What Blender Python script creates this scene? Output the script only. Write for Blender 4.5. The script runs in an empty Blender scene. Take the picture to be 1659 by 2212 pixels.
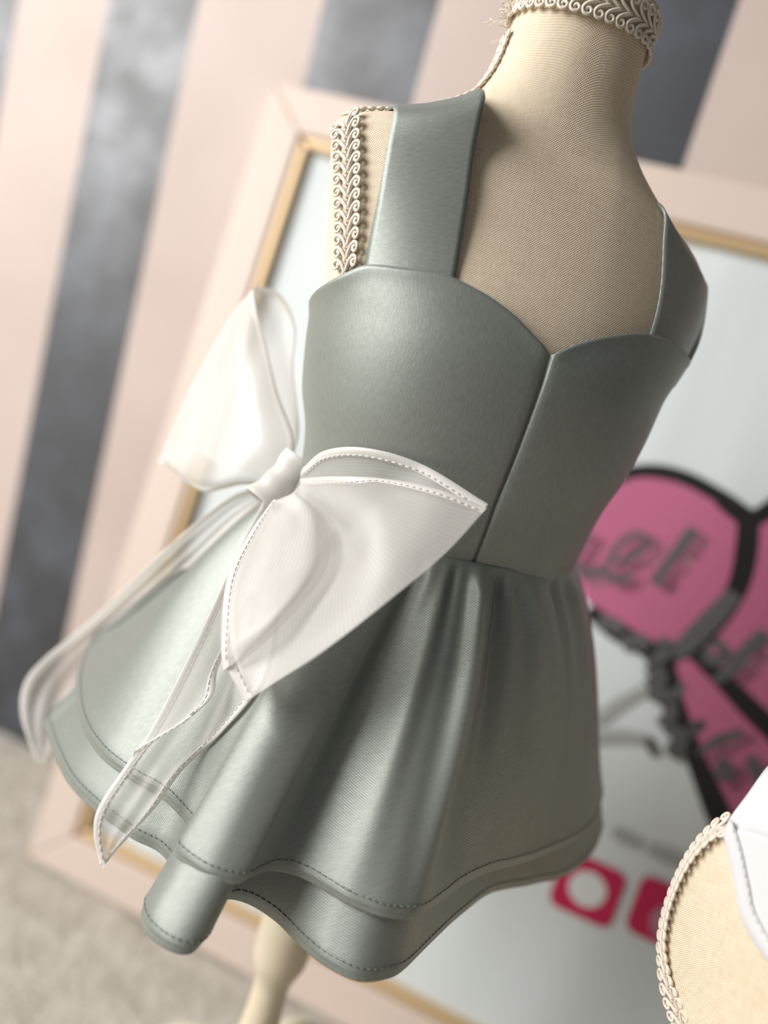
import bpy, bmesh, math, random
import numpy as np
from mathutils import Matrix, Vector
random.seed(4); rng = np.random.default_rng(4)
scene = bpy.context.scene
COL = scene.collection
PI = math.pi

# ------------------------------------------------------------------ camera
FPX, CX, CY = 1780.0, 829.5, 1106.0
R = np.array([[0.911644, 0.322939, -0.254196],      # rows: world X, Y (away), Z (up) in lens axes
              [0.307901, -0.126999, 0.942904],
              [0.272218, -0.937860, -0.215211]])
CAM = np.array([0.0, 0.0, 0.60])
cam_d = bpy.data.cameras.new('camera'); cam = bpy.data.objects.new('camera', cam_d); COL.objects.link(cam)
M = Matrix.Identity(4)
for i in range(3):
    M[i][0] = R[i, 0]; M[i][1] = -R[i, 1]; M[i][2] = -R[i, 2]; M[i][3] = CAM[i]
cam.matrix_world = M
cam_d.sensor_fit = 'VERTICAL'; cam_d.sensor_height = 36.0; cam_d.lens = 36.0 * FPX / 2212
cam_d.clip_start = 0.02
cam_d.dof.use_dof = True; cam_d.dof.focus_distance = 0.368; cam_d.dof.aperture_fstop = 2.3
scene.camera = cam

# ------------------------------------------------------------------ light
w = bpy.data.worlds.new('world'); scene.world = w; w.use_nodes = True
bg = w.node_tree.nodes['Background']; bg.inputs[0].default_value = (0.98, 0.98, 1.0, 1); bg.inputs[1].default_value = 0.12
def area(name, loc, target, sx, sy, power, color):
    l = bpy.data.lights.new(name, 'AREA'); l.shape = 'RECTANGLE'; l.size = sx; l.size_y = sy; l.energy = power; l.color = color
    o = bpy.data.objects.new(name, l); COL.objects.link(o); o.location = loc
    o.rotation_euler = (Vector(target) - Vector(loc)).to_track_quat('-Z', 'Y').to_euler(); return o
area('window_daylight', (-1.80, -0.80, 1.40), (-0.05, 0.45, 0.55), 1.2, 1.4, 92, (1.0, 0.985, 0.965))
scene.view_settings.view_transform = 'Standard'; scene.view_settings.look = 'None'
scene.view_settings.exposure = 0.0; scene.view_settings.gamma = 1.0; scene.view_settings.use_curve_mapping = False

# ------------------------------------------------------------------ space helpers
def ray(px, py): return R @ np.array([(px - CX) / FPX, (py - CY) / FPX, 1.0])
def at(px, py, depth): return CAM + ray(px, py) * depth
def at_height(px, py, z): r = ray(px, py); return CAM + r * ((z - CAM[2]) / r[2])
def project(wp): c = R.T @ (np.asarray(wp) - CAM); return np.array([CX + FPX * c[0] / c[2], CY + FPX * c[1] / c[2]])

# ------------------------------------------------------------------ object helpers
def link(o, parent=None):
    COL.objects.link(o)
    if parent is not None: o.parent = parent
    return o
def tag(o, label=None, cat=None, group=None, kind=None):
    if label: o['label'] = label
    if cat: o['category'] = cat
    if group: o['group'] = group
    if kind: o['kind'] = kind
    return o
def thing(name, label, cat, loc=(0, 0, 0), group=None):
    o = bpy.data.objects.new(name, None); COL.objects.link(o); o.location = loc; o.empty_display_size = .02
    return tag(o, label, cat, group)
def part(parent, o):
    """parent o (built in world space) under an Empty or a mesh, keeping it where it is"""
    o.parent = parent
    base = Vector((0, 0, 0)); q = parent
    while q is not None: base += Vector(q.location); q = q.parent
    o.location = Vector(o.location) - base
    return o
def mesh_obj(name, V, Fc, mat, parent=None, uv=None, smooth=True, solid=0.0, fix=True, offset=-1):
    me = bpy.data.meshes.new(name); me.from_pydata([tuple(map(float, v)) for v in V], [], Fc)
    if uv is not None:
        lay = me.uv_layers.new(name='UVMap'); li = np.empty(len(me.loops), dtype=np.int32); me.loops.foreach_get('vertex_index', li)
        lay.data.foreach_set('uv', np.asarray(uv, dtype=np.float32)[li].ravel())
    if fix:
        bm = bmesh.new(); bm.from_mesh(me); bmesh.ops.recalc_face_normals(bm, faces=bm.faces); bm.to_mesh(me); bm.free()
    me.polygons.foreach_set('use_smooth', [smooth] * len(me.polygons))
    me.materials.append(mat)
    o = bpy.data.objects.new(name, me); COL.objects.link(o)
    if solid:
        m = o.modifiers.new('thickness', 'SOLIDIFY'); m.thickness = solid; m.offset = offset
    if parent is not None: part(parent, o)
    return o
def grid(name, P, mat, parent=None, closed_u=False, closed_v=False, solid=0.0, uv=None, fix=True, offset=-1):
    P = np.asarray(P, float); nu, nv = P.shape[:2]
    if uv is None:
        du = np.linalg.norm(np.diff(P, axis=0), axis=2).mean(axis=1); dv = np.linalg.norm(np.diff(P, axis=1), axis=2).mean(axis=0)
        U = np.concatenate([[0], np.cumsum(du)]); Vv = np.concatenate([[0], np.cumsum(dv)])
        uv = np.stack(np.meshgrid(U, Vv, indexing='ij'), -1)
    f = []
    for i in range(nu if closed_u else nu - 1):
        for j in range(nv if closed_v else nv - 1):
            i2, j2 = (i + 1) % nu, (j + 1) % nv
            f.append((i * nv + j, i2 * nv + j, i2 * nv + j2, i * nv + j2))
    return mesh_obj(name, P.reshape(-1, 3), f, mat, parent, np.asarray(uv).reshape(-1, 2), True, solid, fix, offset)
def catmull(pts, n, closed=False):
    pts = np.asarray(pts, float); m = len(pts)
    if closed: ext = np.concatenate([pts[-1:], pts, pts[:2]]); segs = m
    else: ext = np.concatenate([2 * pts[:1] - pts[1:2], pts, 2 * pts[-1:] - pts[-2:-1]]); segs = m - 1
    t = np.linspace(0, segs, n, endpoint=not closed); k = np.minimum(t.astype(int), segs - 1); u = (t - k)[:, None]
    a, b, c, d = ext[k], ext[k + 1], ext[k + 2], ext[k + 3]
    return .5 * (2 * b + (c - a) * u + (2 * a - 5 * b + 4 * c - d) * u ** 2 + (3 * b - a - 3 * c + d) * u ** 3)
def patch(C, nu, nv):
    """smooth surface through a grid of 3-D control points"""
    C = np.asarray(C, float)
    A = np.stack([catmull(C[i], nv) for i in range(C.shape[0])])
    return np.stack([catmull(A[:, j], nu) for j in range(nv)], axis=1)
def frames(path):
    T = np.gradient(path, axis=0); T /= np.linalg.norm(T, axis=1)[:, None] + 1e-12
    N = np.zeros_like(T); r = np.array([0, 0, 1.0]) if abs(T[0, 2]) < .9 else np.array([1.0, 0, 0])
    for i, t in enumerate(T):
        r = r - t * (r @ t); r /= np.linalg.norm(r); N[i] = r
    return T, N, np.cross(T, N)
class MB:
    def __init__(s): s.v = []; s.f = []
    def tube(s, path, rad, sides=6, cap=True):
        path = np.asarray(path, float); T, N, B = frames(path); rad = np.broadcast_to(rad, (len(path),))
        o = len(s.v)
        for p, n, b, r in zip(path, N, B, rad):
            for k in range(sides):
                a = 2 * PI * k / sides; s.v.append(p + r * (math.cos(a) * n + math.sin(a) * b))
        m = len(path)
        for i in range(m - 1):
            for k in range(sides):
                k2 = (k + 1) % sides
                s.f.append((o + i * sides + k, o + i * sides + k2, o + (i + 1) * sides + k2, o + (i + 1) * sides + k))
        if cap:
            s.f.append(tuple(o + k for k in reversed(range(sides)))); s.f.append(tuple(o + (m - 1) * sides + k for k in range(sides)))
    def box(s, c, ax, ay, az):
        c, ax, ay, az = map(np.asarray, (c, ax, ay, az)); o = len(s.v)
        for i in (-1, 1):
            for j in (-1, 1):
                for k in (-1, 1): s.v.append(c + i * ax + j * ay + k * az)
        for q in ((0, 1, 3, 2), (4, 6, 7, 5), (0, 4, 5, 1), (2, 3, 7, 6), (0, 2, 6, 4), (1, 5, 7, 3)): s.f.append(tuple(o + i for i in q))
    def build(s, name, mat, parent=None, smooth=True):
        return mesh_obj(name, s.v, s.f, mat, parent, None, smooth)

# ------------------------------------------------------------------ materials
def new_mat(name, col, rough=.6, spec=.4, **kw):
    m = bpy.data.materials.new(name); m.use_nodes = True; b = m.node_tree.nodes['Principled BSDF']
    b.inputs['Base Color'].default_value = (*col, 1); b.inputs['Roughness'].default_value = rough
    b.inputs['Specular IOR Level'].default_value = spec
    for k, v in kw.items(): b.inputs[k.replace('_', ' ')].default_value = v
    return m
def nd(m, t, **kw):
    n = m.node_tree.nodes.new(t)
    for k, v in kw.items(): setattr(n, k, v)
    return n
def lk(m, a, b): m.node_tree.links.new(a, b)
def math_n(m, op, a, b=None):
    n = nd(m, 'ShaderNodeMath', operation=op)
    for i, x in enumerate((a, b)):
        if x is None: continue
        if isinstance(x, (int, float)): n.inputs[i].default_value = x
        else: lk(m, x, n.inputs[i])
    return n.outputs[0]
def ramp(m, fac, stops):
    r = nd(m, 'ShaderNodeValToRGB'); e = r.color_ramp.elements
    while len(e) < len(stops): e.new(.5)
    for x, (p, c) in zip(e, stops): x.position = p; x.color = (*c, 1)
    lk(m, fac, r.inputs[0]); return r.outputs[0]
def bump(m, h, dist, strength=1.0):
    b = nd(m, 'ShaderNodeBump'); b.inputs['Distance'].default_value = dist; b.inputs['Strength'].default_value = strength
    lk(m, h, b.inputs['Height']); lk(m, b.outputs[0], m.node_tree.nodes['Principled BSDF'].inputs['Normal'])
def noise(m, vec, scale, detail=3, rough=.5):
    n = nd(m, 'ShaderNodeTexNoise'); n.inputs['Scale'].default_value = scale; n.inputs['Detail'].default_value = detail; n.inputs['Roughness'].default_value = rough
    if vec is not None: lk(m, vec, n.inputs['Vector'])
    return n.outputs['Fac']
def sine_u(m, coord, freq, wob=None):
    x = math_n(m, 'MULTIPLY', coord, 2 * PI * freq)
    if wob is not None: x = math_n(m, 'ADD', x, wob)
    return math_n(m, 'SINE', x)
def uvxy(m):
    t = nd(m, 'ShaderNodeTexCoord'); s = nd(m, 'ShaderNodeSeparateXYZ'); lk(m, t.outputs['UV'], s.inputs[0])
    return t.outputs['UV'], s.outputs[0], s.outputs[1]

def satin_material():
    m = new_mat('sage_satin', (.27, .295, .265), 0.385, .85, Sheen_Weight=.12, Sheen_Roughness=.4, Metallic=.36)
    uv, u, v = uvxy(m)
    d1 = math_n(m, 'ADD', math_n(m, 'MULTIPLY', u, 1.1), v)
    tw = sine_u(m, d1, 1250); th = sine_u(m, u, 1600)
    h = math_n(m, 'ADD', math_n(m, 'MULTIPLY', tw, .6), math_n(m, 'MULTIPLY', th, .4))
    sl = nd(m, 'ShaderNodeMapping'); sl.inputs['Scale'].default_value = (1500, 260, 1); lk(m, uv, sl.inputs[0])
    nz = noise(m, sl.outputs[0], 1, 2)
    h2 = math_n(m, 'ADD', h, math_n(m, 'MULTIPLY', nz, 1.2))
    col = ramp(m, nz, [(.3, (.236, .258, .229)), (.7, (.288, .312, .280))])
    lk(m, col, m.node_tree.nodes['Principled BSDF'].inputs['Base Color'])
    bump(m, h2, .000045, .9)
    return m
def linen_material(name='cream_linen', dark=(.56, .435, .30), light=(.88, .76, .585)):
    m = new_mat(name, light, .85, .2)
    uv, u, v = uvxy(m)
    wob = math_n(m, 'MULTIPLY', noise(m, uv, 180, 2), 1.8)
    a = sine_u(m, u, 820, wob); b = sine_u(m, v, 820, wob)
    h = math_n(m, 'MULTIPLY', a, b)                            # over-under of warp and weft
    mp = nd(m, 'ShaderNodeMapping'); mp.inputs['Scale'].default_value = (110, 800, 1); lk(m, uv, mp.inputs[0]); n1 = noise(m, mp.outputs[0], 1, 3)
    mq = nd(m, 'ShaderNodeMapping'); mq.inputs['Scale'].default_value = (800, 110, 1); lk(m, uv, mq.inputs[0]); n2 = noise(m, mq.outputs[0], 1, 3)
    slub = math_n(m, 'MULTIPLY', math_n(m, 'ADD', n1, n2), .5)
    f = math_n(m, 'ADD', math_n(m, 'MULTIPLY', h, .22), math_n(m, 'ADD', math_n(m, 'MULTIPLY', slub, .55), .22))
    blot = noise(m, uv, 22, 3)
    f = math_n(m, 'ADD', f, math_n(m, 'MULTIPLY', math_n(m, 'SUBTRACT', blot, .5), .12))
    col = ramp(m, f, [(.22, dark), (.50, tuple(.6 * x + .4 * y for x, y in zip(light, dark))), (.68, light)])
    lk(m, col, m.node_tree.nodes['Principled BSDF'].inputs['Base Color'])
    bump(m, math_n(m, 'ADD', h, math_n(m, 'MULTIPLY', slub, 1.2)), .00011, .9)
    return m
def organza_material(name, dens, col=(.81, .785, .745)):
    m = bpy.data.materials.new(name); m.use_nodes = True; nt = m.node_tree; nt.nodes.clear()
    out = nd(m, 'ShaderNodeOutputMaterial'); tr = nd(m, 'ShaderNodeBsdfTransparent'); df = nd(m, 'ShaderNodeBsdfDiffuse'); tl = nd(m, 'ShaderNodeBsdfTranslucent')
    df.inputs[0].default_value = (*col, 1); tl.inputs[0].default_value = (*col, 1)
    gl = nd(m, 'ShaderNodeBsdfGlossy'); gl.inputs['Roughness'].default_value = .45; gl.inputs[0].default_value = (.9, .9, .9, 1)
    m1 = nd(m, 'ShaderNodeMixShader'); m1.inputs[0].default_value = .30; lk(m, df.outputs[0], m1.inputs[1]); lk(m, tl.outputs[0], m1.inputs[2])
    m3 = nd(m, 'ShaderNodeMixShader'); m3.inputs[0].default_value = .06; lk(m, m1.outputs[0], m3.inputs[1]); lk(m, gl.outputs[0], m3.inputs[2])
    m2 = nd(m, 'ShaderNodeMixShader'); lk(m, tr.outputs[0], m2.inputs[1]); lk(m, m3.outputs[0], m2.inputs[2])
    uv, u, v = uvxy(m); n = noise(m, uv, 60, 2)
    ln = sine_u(m, math_n(m, 'ADD', u, math_n(m, 'MULTIPLY', v, .15)), 700)
    f = math_n(m, 'ADD', math_n(m, 'ADD', math_n(m, 'MULTIPLY', n, .12), dens - .06), math_n(m, 'MULTIPLY', ln, .03))
    lk(m, f, m2.inputs[0]); lk(m, m2.outputs[0], out.inputs[0])
    return m
SATIN = satin_material(); LINEN = linen_material()
THREAD_SAGE_SHADED = new_mat('sage_thread_shaded', (.17, .20, .19), .7)  # thread matches the dress; shade of the hem crease is painted into its colour
BRAID = new_mat('cream_braid', (.74, .66, .56), .5, .4)
TAPE = new_mat('braid_backing', (.52, .44, .34), .8)
ORG = organza_material('white_organza', .48)
ORG_TAIL = organza_material('white_organza_tail', .62)
ORG_HEM = organza_material('white_organza_doubled', .84, (.84, .815, .775))
THREAD_WHITE = new_mat('white_thread', (.76, .73, .69), .6)
WOOD = new_mat('cream_painted_wood', (.66, .58, .43), .32, .5)

# ------------------------------------------------------------------ smooth table lookup
def pchip(x, y):
    x = np.asarray(x, float); y = np.asarray(y, float); h = np.diff(x); dl = np.diff(y) / h
    d = np.zeros_like(y); d[0] = dl[0]; d[-1] = dl[-1]
    for i in range(1, len(x) - 1):
        if dl[i - 1] * dl[i] > 0:
            w1, w2 = 2 * h[i] + h[i - 1], h[i] + 2 * h[i - 1]; d[i] = (w1 + w2) / (w1 / dl[i - 1] + w2 / dl[i])
    def f(q):
        q = np.clip(q, x[0], x[-1]); k = np.clip(np.searchsorted(x, q, side='right') - 1, 0, len(x) - 2)
        t = (q - x[k]) / h[k]
        return (y[k] * (1 + 2 * t) * (1 - t) ** 2 + h[k] * d[k] * t * (1 - t) ** 2 + y[k + 1] * t * t * (3 - 2 * t) + h[k] * d[k + 1] * t * t * (t - 1))
    return f

# ================================================================== SETTING
WALL_Y = .775
floor_m = new_mat('beige_fleece_carpet', (.50, .46, .39), .95, .1)
tc = nd(floor_m, 'ShaderNodeTexCoord'); n1 = noise(floor_m, tc.outputs['Object'], 28, 4, .6); n2 = noise(floor_m, tc.outputs['Object'], 420, 2)
lk(floor_m, ramp(floor_m, n1, [(.3, (.52, .475, .405)), (.7, (.68, .635, .56))]), floor_m.node_tree.nodes['Principled BSDF'].inputs['Base Color'])
bump(floor_m, math_n(floor_m, 'ADD', n2, math_n(floor_m, 'MULTIPLY', n1, 3)), .006, .8)
def slab(name, x0, x1, y0, y1, z0, z1, mat, kind=None, parent=None):
    b = MB(); b.box(((x0 + x1) / 2, (y0 + y1) / 2, (z0 + z1) / 2), ((x1 - x0) / 2, 0, 0), (0, (y1 - y0) / 2, 0), (0, 0, (z1 - z0) / 2))
    o = b.build(name, mat, parent, smooth=False)
    if kind: o['kind'] = kind
    return o
slab('floor', -2.2, 1.6, -1.2, WALL_Y + .1, -.05, 0, floor_m, 'structure')
wall_m = new_mat('plaster', (.60, .52, .48), .8)
wall = slab('wall_back', -2.2, 1.6, WALL_Y + .0015, WALL_Y + .1, 0, 2.3, wall_m, 'structure')
pink_m = new_mat('blush_wallpaper', (.62, .52, .475), .55, .3)
tc = nd(pink_m, 'ShaderNodeTexCoord'); nn = noise(pink_m, tc.outputs['Object'], 6, 3)
lk(pink_m, ramp(pink_m, nn, [(.3, (.50, .405, .365)), (.7, (.56, .465, .42))]), pink_m.node_tree.nodes['Principled BSDF'].inputs['Base Color'])
dark_m = new_mat('charcoal_velvet_wallpaper', (.03, .031, .035), .40, .9)
tc = nd(dark_m, 'ShaderNodeTexCoord'); nn = noise(dark_m, tc.outputs['Object'], 14, 4, .6)
lk(dark_m, ramp(dark_m, nn, [(.32, (.016, .017, .020)), (.52, (.034, .038, .047)), (.74, (.070, .082, .108))]), dark_m.node_tree.nodes['Principled BSDF'].inputs['Base Color'])
lk(dark_m, ramp(dark_m, nn, [(.3, (.56, .56, .56)), (.72, (.40, .40, .40))]), dark_m.node_tree.nodes['Principled BSDF'].inputs['Roughness'])
edges = [-.97 - .31 * 3, -.97 - .31 * 3 + .165, -.97 - .62, -.97 - .62 + .165, -1.28, -1.115, -.97, -.826, -.692, -.5215, -.377, -.205, -.053]
xs = [e * WALL_Y for e in edges]
while xs[-1] < 1.5: xs += [xs[-1] + .125, xs[-1] + .245]
cols = [pink_m, dark_m]
# strip k lies between xs[k], xs[k+1]; the one from -.97 to -.826 is blush
k0 = edges.index(-.97)
for k in range(len(xs) - 1):
    m = pink_m if (k - k0) % 2 == 0 else dark_m
    slab('wallpaper_stripe', xs[k], xs[k + 1], WALL_Y, WALL_Y + .0015, 0, 2.3, m, None, wall)

# ================================================================== FRAMED SIGN
AL = math.radians(9.44)
fv = np.array([0, math.sin(AL), math.cos(AL)]); fn = np.array([0, -math.cos(AL), math.sin(AL)]); fx = np.array([1.0, 0, 0])
F0 = np.array([0, .62, .004])
def fpt(x, s, d=0.0): return F0 + fx * x + fv * s + fn * d
def fpix(px, py):
    r = ray(px, py); t = fn @ (F0 - CAM) / (fn @ r); q = CAM + r * t - F0; return q[0], q @ fv
sign = thing('framed_sign', 'large blush pink framed sign with pink heart logo leaning on striped wall', 'sign', (.105, .63, .004))
blush_m = new_mat('blush_painted_wood', (.64, .525, .455), .5, .4)
gold_m = new_mat('gilt_strip', (.58, .41, .23), .4, .5, Metallic=.25)
poster_m = new_mat('white_banner_cloth', (.63, .67, .67), .55, .4)
tc = nd(poster_m, 'ShaderNodeTexCoord'); mp = nd(poster_m, 'ShaderNodeMapping'); mp.inputs['Scale'].default_value = (1, 1, .12); lk(poster_m, tc.outputs['Object'], mp.inputs[0])
bump(poster_m, noise(poster_m, mp.outputs[0], 9, 2), .01, .5)
X0, X1, S0, S1, RW = -.422, .632, .0, .792, .042
def frame_bar(name, corners, d0, d1, mat, parent):
    """a mitred bar: four (x, s) corners, from depth d0 to d1"""
    V = [fpt(x, s, d0) for x, s in corners] + [fpt(x, s, d1) for x, s in corners]
    f = [(0, 1, 2, 3), (7, 6, 5, 4), (0, 4, 5, 1), (1, 5, 6, 2), (2, 6, 7, 3), (3, 7, 4, 0)]
    o = mesh_obj(name, V, f, mat, parent, None, False)
    b = o.modifiers.new('bevel', 'BEVEL'); b.width = .0025; b.segments = 2; return o
def ring_bars(name, x0, x1, s0, s1, w, d0, d1, mat):
    q = [(x0, s0), (x1, s0), (x1, s1), (x0, s1)]; p = [(x0 + w, s0 + w), (x1 - w, s0 + w), (x1 - w, s1 - w), (x0 + w, s1 - w)]
    for i in range(4):
        j = (i + 1) % 4; frame_bar(name, [q[i], q[j], p[j], p[i]], d0, d1, mat, sign)
ring_bars('frame_rail', X0, X1, S0, S1, RW, -.022, .0, blush_m)
ring_bars('gilt_strip', X0 + RW, X1 - RW, S0 + RW, S1 - RW, .010, -.022, -.003, gold_m)
pv = []; nxp, nsp = 90, 40
for i in range(nxp):
    for j in range(nsp):
        x = X0 + RW + .006 + (X1 - X0 - 2 * RW - .012) * i / (nxp - 1); s = S0 + RW + .006 + (S1 - S0 - 2 * RW - .012) * j / (nsp - 1)
        pv.append(fpt(x, s, -.0125 + .0009 * math.sin(x * 46 + 1.5 * math.sin(s * 4)) * math.sin(x * 17 + 2)))
pf = [(i * nsp + j, (i + 1) * nsp + j, (i + 1) * nsp + j + 1, i * nsp + j + 1) for i in range(nxp - 1) for j in range(nsp - 1)]
poster = mesh_obj('poster_panel', pv, pf, poster_m, sign)
slab_back = frame_bar('backing_board', [(X0 + .006, S0 + .006), (X1 - .006, S0 + .006), (X1 - .006, S1 - .006), (X0 + .006, S1 - .006)], -.028, -.022, wall_m, sign)

# ------------------------------------------------------------------ printed logo (thin printed film)
ink_black = new_mat('black_print', (.012, .011, .011), .5)
ink_pink = new_mat('pink_print', (.46, .125, .225), .5)
ink_grey = new_mat('grey_print', (.10, .10, .10), .5)
ink_mid = new_mat('pale_grey_print', (.36, .37, .36), .5)
ink_mauve = new_mat('mauve_print', (.43, .20, .26), .5)
ink_red = new_mat('crimson_print', (.50, .012, .075), .45)
ink_white = new_mat('white_print', (.70, .72, .71), .5)
def flat_poly(name, pts, d, mat, closed_pts=True, th=.0003):
    """a thin filled film with the outline given in sign coordinates (x, s)"""
    bm = bmesh.new(); vs = [bm.verts.new(tuple(fpt(x, s, -.0108 + d))) for x, s in pts]
    bm.faces.new(vs); bmesh.ops.triangulate(bm, faces=bm.faces[:])
    me = bpy.data.meshes.new(name); bm.to_mesh(me); bm.free(); me.materials.append(mat)
    o = bpy.data.objects.new(name, me); COL.objects.link(o); so = o.modifiers.new('film', 'SOLIDIFY'); so.thickness = th
    return part(poster, o)
def stroke(b, pix, wpx, d):
    """pen stroke through frame points given as seen points; width in metres"""
    q = np.array([fpix(*p) for p in pix]); q = catmull(q, max(12, 8 * len(q))); T = np.gradient(q, axis=0); T /= np.linalg.norm(T, axis=1)[:, None] + 1e-9
    Nn = np.stack([-T[:, 1], T[:, 0]], 1); wv = np.broadcast_to(wpx, (len(q),)) if np.ndim(wpx) == 0 else np.interp(np.linspace(0, 1, len(q)), np.linspace(0, 1, len(wpx)), wpx)
    o = len(b.v); n = len(q)
    for sgn in (-1, 1):
        for (x, s), (a, c), ww in zip(q, Nn, wv): b.v.append(fpt(x + sgn * a * ww / 2, s + sgn * c * ww / 2, -.0108 + d))
    for i in range(n - 1): b.f.append((o + i, o + i + 1, o + n + i + 1, o + n + i))
def poly_pix(name, pix, d, mat, smooth=True):
    q = np.array([fpix(*p) for p in pix]); q = catmull(q, 8 * len(q), True) if smooth else q
    return flat_poly(name, [tuple(p) for p in q], d, mat)
upper_wing = [(1225, 1160), (1275, 1075), (1335, 1030), (1400, 1017), (1480, 1033), (1560, 1075), (1608, 1115), (1612, 1180), (1598, 1250), (1560, 1320), (1505, 1380), (1440, 1415), (1375, 1370), (1310, 1335), (1255, 1285), (1225, 1225)]
poly_pix('printed_heart_lobe', upper_wing, .0002, ink_pink)
right_wing = [(1635, 1135), (1700, 1080), (1800, 1060), (1900, 1110), (1950, 1230), (1930, 1400), (1850, 1520), (1760, 1620), (1700, 1600), (1600, 1500), (1535, 1420), (1580, 1340), (1615, 1260), (1630, 1190)]
poly_pix('printed_heart_lobe', right_wing, .0002, ink_pink)
low = [(1445, 1440), (1500, 1430), (1580, 1510), (1660, 1590), (1730, 1660), (1700, 1760), (1640, 1850), (1575, 1800), (1530, 1690), (1485, 1590), (1450, 1510)]
poly_pix('printed_heart_point', low, .0002, ink_pink)
b = MB()
stroke(b, [(1215, 1165), (1265, 1085), (1335, 1030), (1400, 1015), (1480, 1030), (1560, 1072), (1620, 1115)], [.011, .011, .011, .012, .012, .013], .0006)
stroke(b, [(1560, 1075), (1625, 1120), (1700, 1080), (1800, 1055), (1900, 1100)], .014, .00062)
stroke(b, [(1622, 1105), (1618, 1180), (1602, 1260), (1560, 1335), (1500, 1395), (1440, 1430)], [.017, .018, .016, .015, .012], .0006)
stroke(b, [(1500, 1410), (1580, 1490), (1660, 1570), (1760, 1660)], [.012, .017, .019], .00062)
stroke(b, [(1270, 1320), (1330, 1365), (1400, 1405), (1440, 1440), (1465, 1530), (1500, 1630), (1545, 1740), (1590, 1850)], [.012, .016, .016, .014, .013, .015, .02, .022], .0006)
b.build('printed_heart_outline', ink_black, poster, False)
# lettering: dark letters with a pale offset shadow
letters = [
    ([(1330, 1215), (1375, 1200), (1400, 1172), (1385, 1155), (1350, 1165), (1322, 1200), (1310, 1235), (1330, 1255), (1370, 1245)], .0055),  # e
    ([(1500, 1140), (1465, 1190), (1430, 1235), (1415, 1255), (1440, 1262)], [.0085, .0085, .0075, .006, .004]),                                # l
    ([(1275, 1150), (1255, 1175), (1240, 1215), (1262, 1240), (1300, 1230)], .007),
    ([(1290, 1345), (1320, 1350), (1345, 1365)], .012), ([(1345, 1400), (1370, 1385), (1400, 1400)], .012), ([(1400, 1440), (1425, 1425), (1450, 1400), (1420, 1390)], .010),
    ([(1592, 1283), (1545, 1335), (1490, 1390), (1460, 1425)], [.013, .017, .016, .009]),
    ([(1545, 1385), (1575, 1420), (1540, 1430), (1525, 1410)], .009),
    ([(1660, 1370), (1615, 1410), (1585, 1450), (1545, 1475)], [.011, .011, .010, .006]),
    ([(1405, 1440), (1425, 1470), (1400, 1490)], .013), ([(1400, 1500), (1430, 1515), (1465, 1500), (1480, 1480)], [.006, .010, .009, .005]), ([(1440, 1515), (1450, 1545), (1430, 1575)], .011),
    ([(1402, 1600), (1410, 1625), (1425, 1635)], .008), ([(1440, 1575), (1475, 1600), (1455, 1625), (1480, 1640)], .011), ([(1490, 1590), (1520, 1570), (1490, 1580)], .008),
    ([(1510, 1635), (1555, 1605), (1610, 1585)], [.004, .009, .005]), ([(1570, 1650), (1582, 1670), (1570, 1690), (1556, 1672), (1570, 1650)], .007), ([(1625, 1640), (1640, 1680), (1650, 1700)], .010)]
for p, wd in letters[:3] + letters[8:9] + letters[15:]:
    b = MB(); stroke(b, [(x + 26, y + 16) for x, y in p], np.asarray(wd) * 1.5, .0005); b.build('printed_letter_shadow', ink_mauve, poster, False)
for p, wd in letters:
    b = MB(); stroke(b, p, wd, .0009); b.build('printed_letter', ink_grey, poster, False)
for nm, p, wd in (('printed_letter_tail', [(1285, 1565), (1340, 1525), (1395, 1495)], [.010, .010, .008]), ('printed_letter_tail', [(1270, 1600), (1340, 1598), (1405, 1605)], [.010, .011, .008]),
                  ('printed_caption', [(1325, 1805), (1355, 1820), (1385, 1832)], [.008, .012, .008]), ('printed_caption', [(1400, 1842), (1450, 1862), (1510, 1888)], [.008, .011, .008])):
    b = MB(); stroke(b, p, wd, .0005); b.build(nm, ink_mid, poster, False)
def rrect(cx, cy, wv, hv, r, n=6):
    out = []
    for qx, qy, a0 in ((1, 1, 0), (-1, 1, 90), (-1, -1, 180), (1, -1, 270)):
        for k in range(n + 1):
            a = math.radians(a0 + 90 * k / n); out.append((cx + qx * (wv / 2 - r) + r * math.cos(a), cy + qy * (hv / 2 - r) + r * math.sin(a)))
    return out
ic1 = fpix(1268, 1932); ic2 = fpix(1440, 1990)
flat_poly('printed_icon_square', rrect(ic1[0], ic1[1], .053, .050, .009), .0003, ink_red)
flat_poly('printed_icon_circle', [(ic1[0] + .0155 * math.cos(2 * PI * k / 28), ic1[1] + .0150 * math.sin(2 * PI * k / 28)) for k in range(28)], .0007, ink_white)
flat_poly('printed_icon_square', rrect(ic2[0], ic2[1], .053, .050, .009), .0003, ink_red)
flat_poly('printed_icon_circle', [(ic2[0] + .004 + .0145 * math.cos(2 * PI * k / 28), ic2[1] - .006 + .0145 * math.sin(2 * PI * k / 28)) for k in range(28)], .0007, ink_mauve)

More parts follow.
